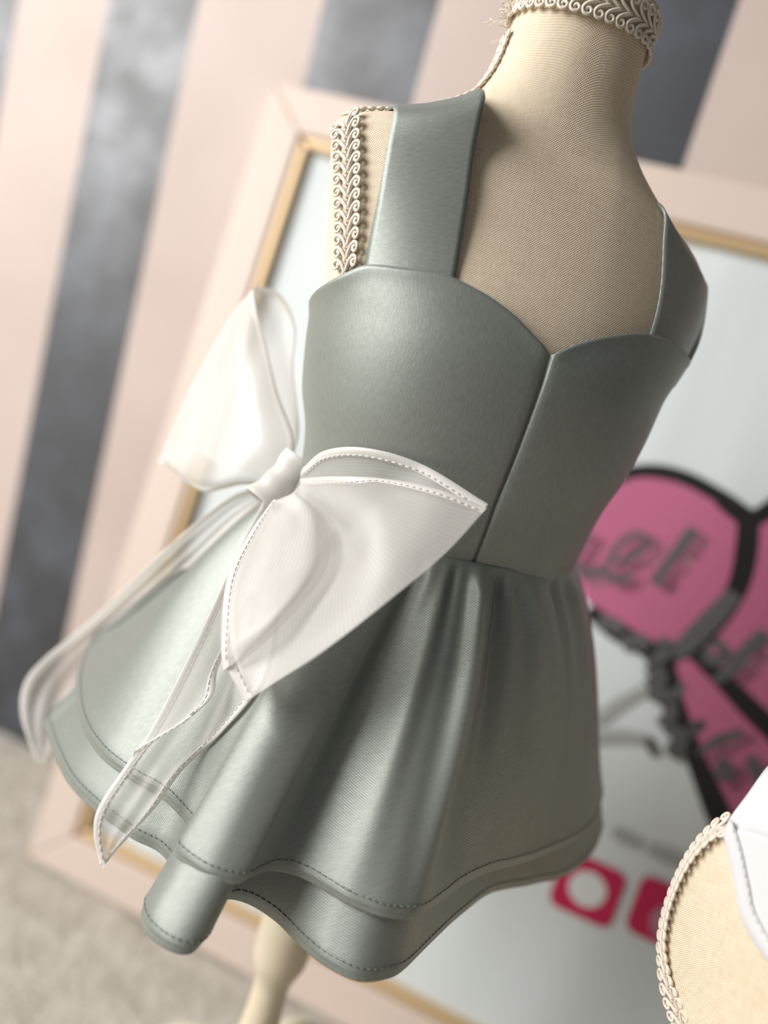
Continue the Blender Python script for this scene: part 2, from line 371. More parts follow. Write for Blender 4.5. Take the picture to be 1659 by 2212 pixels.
# ================================================================== DRESS FORM BODY
TH = math.radians(28); L2 = np.array([math.cos(TH), math.sin(TH), 0]); F2 = np.array([math.sin(TH), -math.cos(TH), 0]); AX = np.array([-.083, .416, 0])
TZ = [.40, .46, .505, .52, .54, .56, .58, .60, .62, .64, .66, .675, .685, .695, .705, .715, .73, .75, .768]
TA = [.085, .082, .0715, .0735, .0765, .083, .0865, .089, .0955, .101, .104, .104, .097, .071, .051, .0395, .0340, .0322, .033]
TB = [.075, .068, .0525, .054, .056, .061, .064, .0665, .064, .059, .0525, .047, .043, .0385, .0355, .0335, .031, .0295, .030]
TF = [0, 0, .002, .002, .002, 0, -.001, -.003, -.005, -.0075, -.0095, -.0105, -.011, -.0115, -.0115, -.0115, -.0105, -.010, -.010]
fa, fb, ff = pchip(TZ, TA), pchip(TZ, TB), pchip(TZ, TF)
flim = pchip([.40, .595, .61, .63, .66, .685, .77], [.12, .0885, .0855, .0885, .0955, .1005, .1005])
LIM = .0985
class Form:
    def __init__(s, origin, th, scale=1.0, zoff=0.0, wider=None, droop=0.0, lim=None, zb=.617):
        s.lim = lim or flim; s.zb = zb
        s.droop = droop
        s.fa = fa if wider is None else (lambda z: fa(z) + wider(z))
        s.o = np.array(origin, float); s.L = np.array([math.cos(th), math.sin(th), 0]); s.F = np.array([math.sin(th), -math.cos(th), 0]); s.k = scale; s.z0 = zoff
    def loc(s, phi, z, off=0.0, clamp=True):
        a, b, f0 = s.fa(z) + off, fb(z) + off, ff(z); e = 2 / 2.25
        c, q = np.cos(phi), np.sin(phi)
        l = a * np.sign(c) * np.abs(c) ** e; f = f0 + b * np.sign(q) * np.abs(q) ** e
        if clamp: l = np.clip(l, -(s.lim(z) + off + (.012 if off > .002 else 0)), s.lim(z) + off + (.012 if off > .002 else 0))
        return l, f
    def w(s, l, f, z):
        l, f, z = np.broadcast_arrays(np.asarray(l, float), f, z)
        z = z - s.droop * np.clip((l - .025) / .075, 0, 1.1) ** 1.2 * np.clip((z - .60) / .08, 0, 1)
        return s.o + s.k * (l[..., None] * s.L + f[..., None] * s.F) + np.stack([0 * z, 0 * z, s.z0 + s.k * z], -1)
    def P(s, phi, z, off=0.0): l, f = s.loc(np.asarray(phi, float), z, off); return s.w(l, f, np.asarray(z, float) + 0 * l)
    def front_f(s, l, z, off=0.0):
        a, b = s.fa(z) + off, fb(z) + off; r = np.clip(np.abs(l) / a, 0, 1); return ff(z) + b * (1 - r ** 2.25) ** (1 / 2.25)
    def back_f(s, l, z, off=0.0): return 2 * ff(z) - s.front_f(l, z, off)
    def ridge_z(s, l):
        zz = np.linspace(.672, .768, 400); aa = s.fa(zz); return float(np.interp(-abs(l), -aa, zz))
FORM = Form(AX, TH, droop=.020)

def pix_on(px, py, off, guess):
    """(phi, z) of the point of the form's surface seen at a frame point"""
    x = np.array(guess, float); t = np.array([px, py])
    for _ in range(40):
        p0 = project(FORM.P(x[0], x[1], off)); J = np.zeros((2, 2))
        for i, h in enumerate((1e-4, 1e-5)):
            y = x.copy(); y[i] += h; J[:, i] = (project(FORM.P(y[0], y[1], off)) - p0) / h
        dx = np.linalg.lstsq(J, t - p0, rcond=None)[0]; dx = np.clip(dx, [-.15, -.01], [.15, .01]); x = x + dx
    return x

BRAID_SHAPE = np.array([(-.0046, .0003), (-.0022, .0012), (.0004, .0028), (.0017, .0047), (.0014, .0064), (-.0001, .0073), (-.0017, .0067), (-.0021, .0053), (-.0011, .0043), (.0002, .0047), (.0002, .0057)])
def braid(parent, path, normals, k=1.0, pitch=.0052):
    """scroll gimp braid laid along a surface path: two mirrored rows of curled cord on a narrow tape"""
    path = np.asarray(path, float); normals = np.asarray(normals, float)
    seg = np.linalg.norm(np.diff(path, axis=0), axis=1); S = np.concatenate([[0], np.cumsum(seg)]); tot = S[-1]; pitch *= k
    T = np.gradient(path, S, axis=0); T /= np.linalg.norm(T, axis=1)[:, None]
    def ev(sv):
        p = np.array([np.interp(sv, S, path[:, i]) for i in range(3)]).T; t = np.array([np.interp(sv, S, T[:, i]) for i in range(3)]).T
        n = np.array([np.interp(sv, S, normals[:, i]) for i in range(3)]).T
        over = np.minimum(sv, 0) + np.maximum(sv - tot, 0); p = p + t * over[..., None]
        t /= np.linalg.norm(t, axis=-1, keepdims=True); n = n - t * (n * t).sum(-1, keepdims=True); n /= np.linalg.norm(n, axis=-1, keepdims=True)
        return p, t, n, np.cross(n, t)
    sv = np.linspace(0, tot, max(20, int(tot / .002))); p, t, n, bb = ev(sv)
    hw = .0042 * k
    Pp = np.stack([p - bb * hw + n * .0001, p + n * .0009 * k, p + bb * hw + n * .0001], 1)
    root = grid('braid_trim', Pp, TAPE, parent, solid=.0005 * k)
    cnt = int(tot / pitch); sh = catmull(BRAID_SHAPE * k, 24)
    for side in (1, -1):
        mb = MB()
        for c in range(cnt):
            s0 = (c + .5) * tot / cnt + (.0 if side > 0 else pitch * .25)
            ss = s0 + sh[:, 0]; pp, tt, n2, b2 = ev(ss)
            rise = (.0010 + .0006 * np.sin(np.linspace(0, PI, len(sh)))) * k
            mb.tube(pp + b2 * (side * sh[:, 1])[:, None] + n2 * rise[:, None], .00076 * k * np.linspace(1.05, .95, len(sh)), 6)
            ss2 = s0 + sh[:12, 0] - .0013 * k; pp, tt, n2, b2 = ev(ss2)
            mb.tube(pp + b2 * (side * sh[:12, 1] * .92)[:, None] + n2 * (.0008 * k), .0006 * k, 5)
        mb.build('scroll_row', BRAID, root)
    return root

def build_form(root, form, zlow=.42, cols=None):
    phis = np.linspace(0, 2 * PI, 220, endpoint=False); zs = np.concatenate([np.linspace(zlow, .66, 70), np.linspace(.662, .72, 60), np.linspace(.722, .768, 30)])
    P = np.stack([form.P(phis, z) for z in zs], 1)
    # closing crown of the neck
    c = P[:, -1].mean(0); 
    for q in (.8, .5, .2, .02): P = np.concatenate([P, (c + (P[:, len(zs) - 1] - c) * q + np.array([0, 0, .004 * (1 - q)]) * form.k)[:, None]], 1)
    Pn = np.concatenate([P, P[:1]], 0); arc = np.concatenate([np.zeros((1, P.shape[1])), np.cumsum(np.linalg.norm(np.diff(Pn, axis=0), axis=2), axis=0)], 0)
    k0 = len(phis) // 4; uv = np.zeros(Pn.shape[:2] + (2,)); uv[..., 0] = arc - arc[k0]                        # measured round from the centre front
    uv[:, 1:, 1] = np.cumsum(np.linalg.norm(np.diff(Pn, axis=1), axis=2), axis=1); uv = uv[:-1]; uvl = arc[-1] - arc[k0]
    # seam of the uv sits at the far side of the form
    P = np.concatenate([P, P[:1]], 0); last = uv[:1].copy(); last[..., 0] = uvl; uv = np.concatenate([uv, last], 0)
    return grid('torso', P, LINEN, root, uv=uv)
def surf_normal(form, pts, center_f=0.0):
    d = pts - (form.o + np.array([0, 0, 0])); d[:, 2] = 0; return d / (np.linalg.norm(d, axis=1)[:, None] + 1e-9)
def form_trims(root, form, sides=(-1, 1), collar=True, back=False):
    k = form.k
    fr, fs_ = (form.back_f, -1) if back else (form.front_f, 1)
    for sd in sides:
        # front edge of the armhole plate
        zz = np.linspace(form.zb if sd < 0 else .637, .681, 40); l = sd * (form.lim(zz) - .0035); f = np.array([fr(abs(l_), z) for l_, z in zip(l, zz)])
        p1 = form.w(l, f + fs_ * .0008, zz)
        nrm = []
        for z, l_ in zip(zz, l):
            e = 1e-3; dl = (fr(abs(l_) + e, z) - fr(abs(l_) - e, z)) / (2 * e)
            g = fs_ * form.F - fs_ * sd * dl * form.L + sd * .35 * form.L; nrm.append(g / np.linalg.norm(g))
        nrm = np.array(nrm); nrm[:, 2] += np.linspace(0, .5, 40)
        if sd < 0: braid(root, p1, nrm, k)                        # the other one lies under the strap
        # shoulder seam from the armhole up the neck
        ls = np.concatenate([np.linspace(LIM - .002, .05, 26), np.linspace(.048, .0328, 16)]); zs = np.array([form.ridge_z(x) for x in ls])
        zs = np.concatenate([zs[:-1], [max(zs[-2] + .002, .742)]])
        fs = ff(zs) - (.007 if sd > 0 else 0); p2 = form.w(sd * ls, fs, zs + .0006)
        tg = np.gradient(np.stack([ls, zs], 1), axis=0); nn = np.stack([-tg[:, 1], tg[:, 0]], 1); nn *= np.where(nn[:, 1:] < 0, -1, 1); nn /= np.linalg.norm(nn, axis=1)[:, None]
        nr = sd * nn[:, :1] * form.L + nn[:, 1:] * np.array([0, 0, 1.0]); nr[nn[:, 0] < 0] = nr[nn[:, 0] < 0]
        braid(root, p2, nr, k * .8)
    if collar:
        ph = np.linspace(0, 2 * PI, 120); l, f = form.loc(ph, .7575, .0006); p3 = form.w(l, f, np.full(120, .7575))
        nr = np.cos(ph)[:, None] * form.L + np.sin(ph)[:, None] * form.F
        braid(root, p3, nr, k)

form_root = thing('dress_form', 'cream linen dress form with scroll braid trim wearing the sage dress', 'mannequin', (-.095, .42, 0))
build_form(form_root, FORM)
form_trims(form_root, FORM)
# frayed raw edge at the back corner of the collar
mb = MB()
base = FORM.P(PI * 1.03, .752, .001)
for k in range(46):
    d = np.array([rng.normal(-.5, .5), rng.normal(0, .5), rng.normal(.3, .7)]); d /= np.linalg.norm(d); s0 = base + rng.normal(0, 1, 3) * np.array([.001, .003, .004])
    ln = rng.uniform(.004, .009); mb.tube([s0, s0 + d * ln * .5 + rng.normal(0, .0012, 3), s0 + d * ln + rng.normal(0, .002, 3)], .00022, 4)
mb.build('frayed_edge', BRAID, form_root)
# turned stand
def lathe(name, prof, c, mat, parent, n=40):
    a = np.linspace(0, 2 * PI, n, endpoint=False)
    P = np.array([[(c[0] + r * math.cos(q), c[1] + r * math.sin(q), z) for r, z in prof] for q in a])
    return grid(name, P, mat, parent, closed_u=True)
PX, PY = -.0975, .418
prof = catmull([(.0, .424), (.055, .424), (.06, .415), (.03, .405), (.014, .39), (.0115, .35), (.0105, .31), (.0115, .285), (.0125, .262), (.0165, .25), (.0172, .236), (.0165, .222), (.0125, .210), (.0108, .2), (.0125, .185), (.0185, .17), (.021, .15), (.018, .125), (.012, .11), (.0, .105)], 90)
prof = np.stack([prof[:, 0], np.where(prof[:, 1] < .2, prof[:, 1] - .035 * np.clip((.2 - prof[:, 1]) / .03, 0, 1), prof[:, 1])], 1)
lathe('stand_pole', prof, (PX, PY), WOOD, form_root)
for ang in (188, 308, 68):
    a = math.radians(ang); d = np.array([math.cos(a), math.sin(a), 0])
    pth = catmull([np.array([PX, PY, .132]) + d * r + np.array([0, 0, h]) for r, h in ((.008, 0), (.04, .004), (.075, -.025), (.105, -.07), (.135, -.105), (.16, -.109))], 40)
    mb = MB(); mb.tube(pth, np.interp(np.linspace(0, 1, 40), [0, .3, .8, 1], [.013, .012, .0095, .011]), 12); mb.build('leg', WOOD, form_root)

# ================================================================== DRESS
dress = thing('dress', 'sage green satin dress with sweetheart bodice and two tier skirt on dress form', 'dress', (-.083, .416, .34))
BO = .0028
top_pix = [((700, 618), (2.9, .61)), ((745, 592), (2.7, .612)), ((800, 572), (2.45, .617)), ((870, 578), (2.25, .62)), ((960, 592), (2.05, .62)), ((1040, 630), (1.9, .618)), ((1110, 680), (1.75, .612)),
           ((1160, 732), (1.65, .606)), ((1190, 768), (1.57, .602))]
tR = [pix_on(p[0], p[1], BO, g) for p, g in top_pix]
top_pix2 = [((1190, 768), (1.57, .602)), ((1235, 746), (1.45, .61)), ((1320, 724), (1.2, .62)), ((1400, 720), (.9, .625)), ((1440, 733), (.75, .625))]
tL = [pix_on(p[0], p[1], BO, g) for p, g in top_pix2]
vphi = float(tR[-1][0])
pr = sorted([(q[0], q[1]) for q in tR] + [(3.3, .598), (3.8, .592), (4.71, .59)]); pl_ = sorted([(q[0], q[1]) for q in tL] + [(.35, tL[-1][1] - .004), (-.2, .600), (-.7, .592), (-1.57, .59)])
def mono(a): 
    out = [a[0]]
    for x in a[1:]:
        if x[0] > out[-1][0] + .02: out.append(x)
    return out
pr, pl_ = mono(pr), mono(pl_)
topR, topL = pchip(*zip(*pr)), pchip(*zip(*pl_))
def panel(lo, hi, top, seam_at):
    nph, nt = 130, 70; ph = np.linspace(lo, hi, nph); P = np.zeros((nph, nt, 3)); uv = np.zeros((nph, nt, 2))
    for i, p in enumerate(ph):
        zt = float(top(p)); sm = math.exp(-(abs(p - seam_at) / .012) ** 1.2); sb = math.exp(-abs(p - (seam_at + (PI if seam_at > lo + .1 else -PI))) / .02)
        t = np.linspace(0, 1, nt); z = .503 + (zt - .503) * t
        off = BO - .0013 * sm + .0007 * np.exp(-((1 - t) * (zt - .503) / .004) ** 2)
        wr = .0006 * np.sin(p * 9 + z * 60) * np.exp(-((z - .515) / .02) ** 2)
        for j in range(nt): P[i, j] = FORM.P(p, z[j], off[j] + wr[j])
        uv[i, :, 0] = p * .078; uv[i, :, 1] = z
    return P, uv
P, uv = panel(vphi, 4.71, topR, vphi); grid('bodice_panel', P, SATIN, dress, uv=uv, solid=.0012)
P, uv = panel(-1.573, vphi, topL, vphi); grid('bodice_panel', P, SATIN, dress, uv=uv, solid=.0012)

# shoulder straps: over the ridge from the bodice front to the back
def strap(sd, li0, lo0, li1, lo1, lift, bow_=0.0, gm=.0035):
    P = []; n = 90; m = 16
    for i in range(n):
        t = i / (n - 1); row = []                                # 0 front hem .. 1 back hem
        q = min(t / .45, 1, (1 - t) / .45)
        for j in range(m):
            u = j / (m - 1); l = li0 + (lo0 - li0) * u + ((li1 - li0) + ((lo1 - lo0) - (li1 - li0)) * u) * q + bow_ * math.sin(PI * q)
            top = FORM.ridge_z(min(l, .094)) + lift * (1 - .7 * u) + .003 * max(0, u - .6)
            z0 = .612 if t < .5 else .585
            z = z0 + (top - z0) * (q if q < 1 else 1)
            zc = min(z, .680); lc = min(l, fa(zc) - .004)
            gap = .0012 + gm * min(1, max(0, q - .14) * 3)
            if t < .5: f = max(FORM.front_f(lc, zc), -.002) + gap
            else: f = min(FORM.back_f(lc, zc), -.020) - gap
            if q >= 1: f = -.002 + gap + (-.018 - 2 * gap) * (t - .45) / .10
            row.append(FORM.w(sd * l, f, z))
        P.append(row)
    P = np.array(P)
    for _ in range(10): P[1:-1] = .25 * P[:-2] + .5 * P[1:-1] + .25 * P[2:]
    grid('shoulder_strap', P, SATIN, dress, solid=.0014)
strap(-1, .039, .0765, .0455, .080, .001); strap(1, .053, .092, .051, .098, -.008, .006, .0006)

# ------------------------------------------------------------------ skirt
def ang_of(q): return math.atan2(q[1] - AX[1], q[0] - AX[0])
def waist_pt(a, off=0.0, z=.506):
    """point of the waist ring in world direction a (radians about the axis)"""
    d = np.array([math.cos(a), math.sin(a), 0]); l, f = d @ L2, d @ F2
    A_, B_ = .0745 + off, .0555 + off; r = 1 / math.sqrt((l / A_) ** 2 + (f / B_) ** 2); return AX + d * r + np.array([0, 0, z])
def wang(px, py): return ang_of(at_height(px, py, .506))
def skirt_curve(vis, back, z):
    """vis: (frame x, y, waist angle or None, dz) along the seen hem; back: (x, y, waist angle deg) behind, relative to the axis"""
    pts, an = [], []
    for px, py, a, dz in vis: q = at_height(px, py, z + dz); pts.append(q); an.append(a)
    for x, y, a in back: pts.append(np.array([AX[0] + x, AX[1] + y, z])); an.append(math.radians(a))
    n = len(pts); idx = [i for i in range(n) if an[i] is not None]; vals = [an[i] for i in idx]
    for i in range(1, len(vals)):
        while vals[i] < vals[i - 1]: vals[i] += 2 * PI
    full = np.interp(np.arange(n + 1), idx + [n], vals + [vals[0] + 2 * PI])
    H = catmull(pts, 720, True); ext = np.arange(720) / 720 * n
    A_ = np.interp(ext, np.arange(n + 1), full)
    ker = np.ones(9) / 9; de = A_ - np.linspace(full[0], full[0] + 2 * PI, 720, endpoint=False); de = np.convolve(np.concatenate([de[-4:], de, de[:4]]), ker, 'valid'); A_ = de + np.linspace(full[0], full[0] + 2 * PI, 720, endpoint=False)
    return H, A_
def skirt(H, A_, woff, ztop, bulge, folds=None):
    nt = 60; N = len(H); P = np.zeros((N, nt, 3)); arc = np.concatenate([[0], np.cumsum(np.linalg.norm(np.diff(H, axis=0), axis=1))])
    uv = np.zeros((N, nt, 2)); t = np.linspace(0, 1, nt) ** 1.15
    g = .0016 * np.sin(A_ * 15 + .6) + .0012 * np.sin(A_ * 27 + 1)
    def dist(a): return (A_ - a + PI) % (2 * PI) - PI
    for px, amp, wd in ((1042, .0065, .05), (1088, -.0075, .05), (1125, .003, .05), (1165, -.006, .05), (998, -.0065, .045), (950, .004, .05), (905, -.004, .05)):
        g = g + amp * np.exp(-(dist(wang(px, 1236)) / wd) ** 2)
    for i in range(N):
        W = waist_pt(A_[i], woff, ztop); d = H[i] - W; hor = math.hypot(d[0], d[1]); rd = np.array([math.cos(A_[i]), math.sin(A_[i]), 0])
        drop = t ** 1.06
        Q = W + np.outer(t, [d[0], d[1], 0]) + np.outer(drop, [0, 0, d[2]])
        Q += np.outer(bulge * np.sin(PI * np.minimum(t * 1.0, 1)) * (1 - t) + g[i] * np.clip((t - .012) * 14, 0, 1) * np.exp(-t * 2.6), rd)
        if folds is not None: Q += np.outer(folds[i] * np.sin(PI * t ** .8) ** 1.0, rd)
        P[i] = Q; uv[i, :, 0] = arc[i] * (.35 + .65 * t); uv[i, :, 1] = t * np.linalg.norm(d)
    return P, uv
def skirt_layer(P, uv, stitch_w):
    N, nt = P.shape[:2]
    P = P.copy(); Tn = np.roll(P, -1, 0) - np.roll(P, 1, 0); Dn = P[:, -1] - P[:, -4]; nq = np.cross(Tn[:, -1], Dn); nq /= np.linalg.norm(nq, axis=1)[:, None]
    rq = P[:, -1] - AX; rq[:, 2] = 0; nq *= np.sign((nq * rq).sum(1).mean()); P[:, -1] -= nq * .0020; P[:, -2] -= nq * .0006
    Pc = np.concatenate([P, P[:1]], 0); uvc = np.concatenate([uv, uv[:1] + np.array([[[.9, 0]]])], 0)
    lay = grid('skirt_layer', Pc, SATIN, dress, uv=uvc, solid=.0010)
    # turned-up hem: a second thickness along the lower edge, pressed over it, and its row of stitches
    T1 = np.roll(P, -1, 0) - np.roll(P, 1, 0); D = P[:, -1] - P[:, -4]; D /= np.linalg.norm(D, axis=1)[:, None]
    nr = np.cross(T1[:, -1], D); nr /= np.linalg.norm(nr, axis=1)[:, None]
    rad = P[:, -1] - AX; rad[:, 2] = 0; sg = np.sign((nr * rad).sum(1).mean()); nr *= sg
    hw = .0062; rows = []
    for s, o in ((hw, -.0003), (hw * .97, .0003), (hw * .5, .00042), (.0006, .0004), (.0, .0002), (-.0002, -.0005), (.0, -.0012), (.0008, -.0015), (hw * .6, -.0015)):
        rows.append(P[:, -1] - D * s + nr * o)
    Hm = np.stack(rows, 1); Hm = np.concatenate([Hm, Hm[:1]], 0)
    uvh = np.zeros(Hm.shape[:2] + (2,)); uvh[..., 0] = uvc[:, -1, 0][:, None]; uvh[..., 1] = uvc[:, -1, 1][:, None] + np.array([-.0062, -.0059, -.003, -.0006, .0, .0006, .0012, .003, .006])[None]
    hem = grid('hem', Hm, SATIN, lay, uv=uvh)
    line = P[:, -1] - D * hw * .95 + nr * .0009; seg = np.linalg.norm(np.diff(np.concatenate([line, line[:1]]), axis=0), axis=1); S = np.concatenate([[0], np.cumsum(seg)]); lc = np.concatenate([line, line[:1]])
    mb = MB(); s = 0.0
    while s < S[-1] - .003:
        q = np.array([[np.interp(s + dd, S, lc[:, i]) for i in range(3)] for dd in (0, .0011, .0022)]); mb.tube(q, .00024, 5); s += .0030
    st = mb.build('stitching', THREAD_SAGE_SHADED, lay)
    st['kind'] = 'stuff'; st['label'] = 'row of sewn hem stitches, crease shade put into their colour'
up_vis = [(176, 1410, math.radians(180), 0), (158, 1470, None, 0), (168, 1560, None, 0), (210, 1632, None, 0), (270, 1680, wang(690, 1085), 0), (345, 1725, None, 0), (410, 1795, wang(790, 1150), 0),
          (392, 1822, None, 0), (370, 1843, wang(812, 1160), 0), (400, 1872, None, 0), (450, 1900, None, 0), (515, 1914, wang(880, 1192), 0), (552, 1898, None, 0), (590, 1886, wang(915, 1206), 0), (650, 1897, None, 0),
          (750, 1955, None, 0), (830, 1985, wang(1010, 1232), 0), (900, 1984, wang(1045, 1236), 0), (960, 1950, None, 0), (1040, 1897, wang(1110, 1240), 0), (1170, 1855, None, 0), (1258, 1812, wang(1215, 1240), 0), (1298, 1755, None, 0)]
up_back = [(.128, .085, 40), (.098, .105, 62), (.07, .135, 80), (.03, .115, 95), (-.015, .135, 112), (-.06, .105, 130), (-.11, .105, 146), (-.165, .06, 162), (-.192, .02, 172)]
H, A_ = skirt_curve(up_vis, up_back, .370)
fd = np.zeros(len(H)); idx = np.arange(len(H)) * len(up_vis + up_back) / len(H)
for c, amp, wd in ((.6, -.010, .55), (2.2, .006, .8), (4.6, -.010, .8), (9.0, .004, 1.2), (13.6, -.007, 1.0), (15.0, .003, .6), (17.2, .005, .5), (18.3, -.007, .6), (19.8, .004, .7)): fd += amp * np.exp(-((idx - c) / wd) ** 2)
PU, uvU = skirt(H, A_, .0024, .508, .010, fd)
skirt_layer(PU, uvU, .006)
lo_vis = [(96, 1545, math.radians(182), 0), (97, 1585, None, 0), (112, 1632, None, 0), (142, 1692, None, 0), (200, 1752, wang(660, 1065), 0), (280, 1812, None, 0), (340, 1845, None, 0), (385, 1910, wang(780, 1145), 0),
          (330, 1935, None, 0), (296, 1968, wang(805, 1158), 0), (305, 2012, None, 0), (350, 2050, None, 0), (400, 2066, None, 0), (436, 2052, wang(870, 1190), 0), (462, 1995, None, 0), (488, 1952, wang(890, 1197), 0), (530, 1956, None, 0),
          (590, 1992, None, 0), (650, 2050, None, 0), (700, 2090, None, 0), (770, 2124, wang(1000, 1230), 0), (840, 2120, None, 0), (885, 2092, wang(1045, 1236), 0), (960, 2020, None, 0), (1060, 1937, wang(1120, 1240), 0), (1150, 1916, None, 0), (1222, 1898, wang(1200, 1240), 0), (1282, 1850, None, 0), (1304, 1795, None, 0)]
lo_back = [(.132, .095, 42), (.10, .112, 62), (.07, .138, 80), (.03, .12, 95), (-.015, .14, 112), (-.06, .11, 130), (-.11, .1, 146), (-.155, .045, 162), (-.175, -.005, 172)]
H, A_ = skirt_curve(lo_vis, lo_back, .343); PL, uvL = skirt(H, A_, .0008, .505, .007)
skirt_layer(PL, uvL, .006)

# ================================================================== ORGANZA BOW
bow = thing('organza_bow', 'sheer white organza bow with long tails pinned at the waist of sage dress', 'bow', tuple(at(605, 1045, .42)))
from mathutils.bvhtree import BVHTree
bv, bf = [], []
for o in dress.children_recursive:
    if o.type == 'MESH' and o.name.split('.')[0] in ('bodice_panel', 'skirt_layer', 'hem'):
        k = len(bv); off = Vector((0, 0, 0)); q = o
        while q is not None: off += Vector(q.location); q = q.parent
        bv += [v.co + off for v in o.data.vertices]; bf += [tuple(k + i for i in p.vertices) for p in o.data.polygons]
DRESS_BVH = BVHTree.FromPolygons(bv, bf)
def push_clear(P, gap, tree=None):
    tree = tree or DRESS_BVH
    """where a sheet would cut into the dress, lay it on the dress instead"""
    out = P.copy(); D = np.full(P.shape[:2], 0.0)
    for i in range(P.shape[0]):
        for j in range(P.shape[1]):
            d = P[i, j] - CAM; ln = np.linalg.norm(d); hit = tree.ray_cast(Vector(CAM), Vector(d / ln))
            if hit[0] is not None: D[i, j] = max(0.0, ln - (hit[3] - gap))
    for _ in range(8):
        E = np.pad(D, 1, mode='edge'); sm = (E[:-2, 1:-1] + E[2:, 1:-1] + E[1:-1, :-2] + E[1:-1, 2:]) / 4; D = np.maximum(D, sm * .98)
    d = P - CAM; ln = np.linalg.norm(d, axis=2, keepdims=True); return CAM + d / ln * (ln - D[..., None])
def cp(rows): return [[at(*p) for p in r] for r in rows]
def sheet(name, rows, parent=bow, nu=40, nv=60, mat=None, ripple=.0, clear=.0025):
    P = patch(cp(rows), nu, nv)
    if ripple:
        i, j = np.meshgrid(np.linspace(0, 1, nu), np.linspace(0, 1, nv), indexing='ij')
        T1 = np.gradient(P, axis=0); T2 = np.gradient(P, axis=1); nn = np.cross(T1, T2); nn /= np.linalg.norm(nn, axis=2)[..., None] + 1e-9
        P = P + nn * (ripple * np.sin(i * 17 + 2 * j) * np.sin(j * 3))[..., None]
    if clear: P = push_clear(P, clear)
    return grid(name, P, mat or ORG, parent), P
def hem_edge(parent, edge, inward, wd=.0042, stitches=True):
    """narrow rolled hem along a sheet edge, with its running stitches"""
    edge = np.asarray(edge); inn = np.asarray(inward) - edge; inn /= np.linalg.norm(inn, axis=1)[:, None] + 1e-9
    T = np.gradient(edge, axis=0); nn = np.cross(T, inn); nn /= np.linalg.norm(nn, axis=1)[:, None] + 1e-9
    tocam = CAM - edge; nn *= np.sign((nn * tocam).sum(1))[:, None]
    Pp = np.stack([edge + inn * wd + nn * .0003, edge + inn * wd * .5 + nn * .0007, edge + nn * .0004, edge - inn * .0003 - nn * .0001, edge + inn * wd * .5 - nn * .0006], 1)
    h = grid('rolled_hem', Pp, ORG_HEM, parent)
    if stitches:
        ln = edge + inn * wd * .8 + nn * .0008; S = np.concatenate([[0], np.cumsum(np.linalg.norm(np.diff(ln, axis=0), axis=1))]); mb = MB(); s = .002
        while s < S[-1] - .003:
            mb.tube(np.array([[np.interp(s + d, S, ln[:, i]) for i in range(3)] for d in (0, .0012, .0023)]), .00022, 4); s += .0032
        st = mb.build('stitching', THREAD_WHITE, parent); st['kind'] = 'stuff'
# right loop: back leaf, then front leaf, meeting along the far fold
lp = tag(bpy.data.objects.new('bow_loop', None)); COL.objects.link(lp); part(bow, lp); lp['label'] = 'near loop opening toward the bodice'
lp.location = (0, 0, 0)
def sub(parent, o): return o
rb = [[(655, 1012, .412), (700, 975, .398), (785, 968, .378), (910, 1003, .360), (1054, 1090, .348)],
      [(648, 1035, .412), (720, 1040, .396), (800, 1080, .374), (880, 1130, .354), (960, 1195, .339)],
      [(635, 1060, .410), (700, 1110, .392), (770, 1180, .370), (800, 1240, .350), (830, 1302, .331)],
      [(610, 1085, .408), (640, 1170, .390), (670, 1260, .368), (690, 1340, .350), (690, 1408, .330)],
      [(585, 1092, .408), (540, 1170, .390), (500, 1270, .372), (500, 1400, .354), (535, 1514, .338)]]
o1, Pb = sheet('loop_leaf', rb, lp)
rf = [[(650, 1035, .402), (720, 1030, .384), (820, 1034, .366), (940, 1056, .352), (1052, 1098, .347)],
      [(650, 1043, .396), (725, 1058, .370), (810, 1090, .350), (890, 1140, .340), (960, 1198, .337)],
      [(645, 1052, .394), (728, 1098, .364), (785, 1170, .345), (815, 1240, .334), (830, 1306, .327)],
      [(632, 1064, .396), (705, 1125, .376), (735, 1210, .358), (710, 1310, .338), (692, 1412, .325)],
      [(615, 1075, .398), (655, 1150, .382), (650, 1250, .366), (600, 1360, .346), (600, 1470, .329)],
      [(588, 1085, .400), (540, 1150, .380), (490, 1250, .361), (478, 1400, .343), (530, 1516, .334)]]
o2, Pf = sheet('loop_leaf', rf, lp, 60, 60)
inner = [[(590, 1083, .398), (542, 1150, .379), (492, 1250, .360), (480, 1390, .343), (484, 1450, .339)],
         [(612, 1074, .388), (600, 1150, .366), (570, 1250, .350), (520, 1370, .337), (495, 1440, .337)],
         [(632, 1066, .386), (668, 1120, .362), (662, 1230, .345), (585, 1345, .334), (505, 1435, .336)],
         [(640, 1062, .392), (700, 1122, .372), (706, 1225, .353), (615, 1345, .338), (512, 1440, .338)]]
o3, Pi = sheet('loop_leaf', inner, lp, 40, 50); o3['label'] = 'curled inner fold of the loop'; hem_edge(lp, Pi[0], Pi[3])
hem_edge(lp, Pb[0], Pb[3]); hem_edge(lp, Pf[0], Pf[3], .0034); hem_edge(lp, Pf[-1][47:], Pf[-4][47:]); hem_edge(lp, Pb[-1], Pb[-4], .0034, False)
lp2 = bpy.data.objects.new('bow_loop', None); COL.objects.link(lp2); part(bow, lp2); lp2.location = (0, 0, 0); lp2['label'] = 'far upright loop beside the bodice edge'
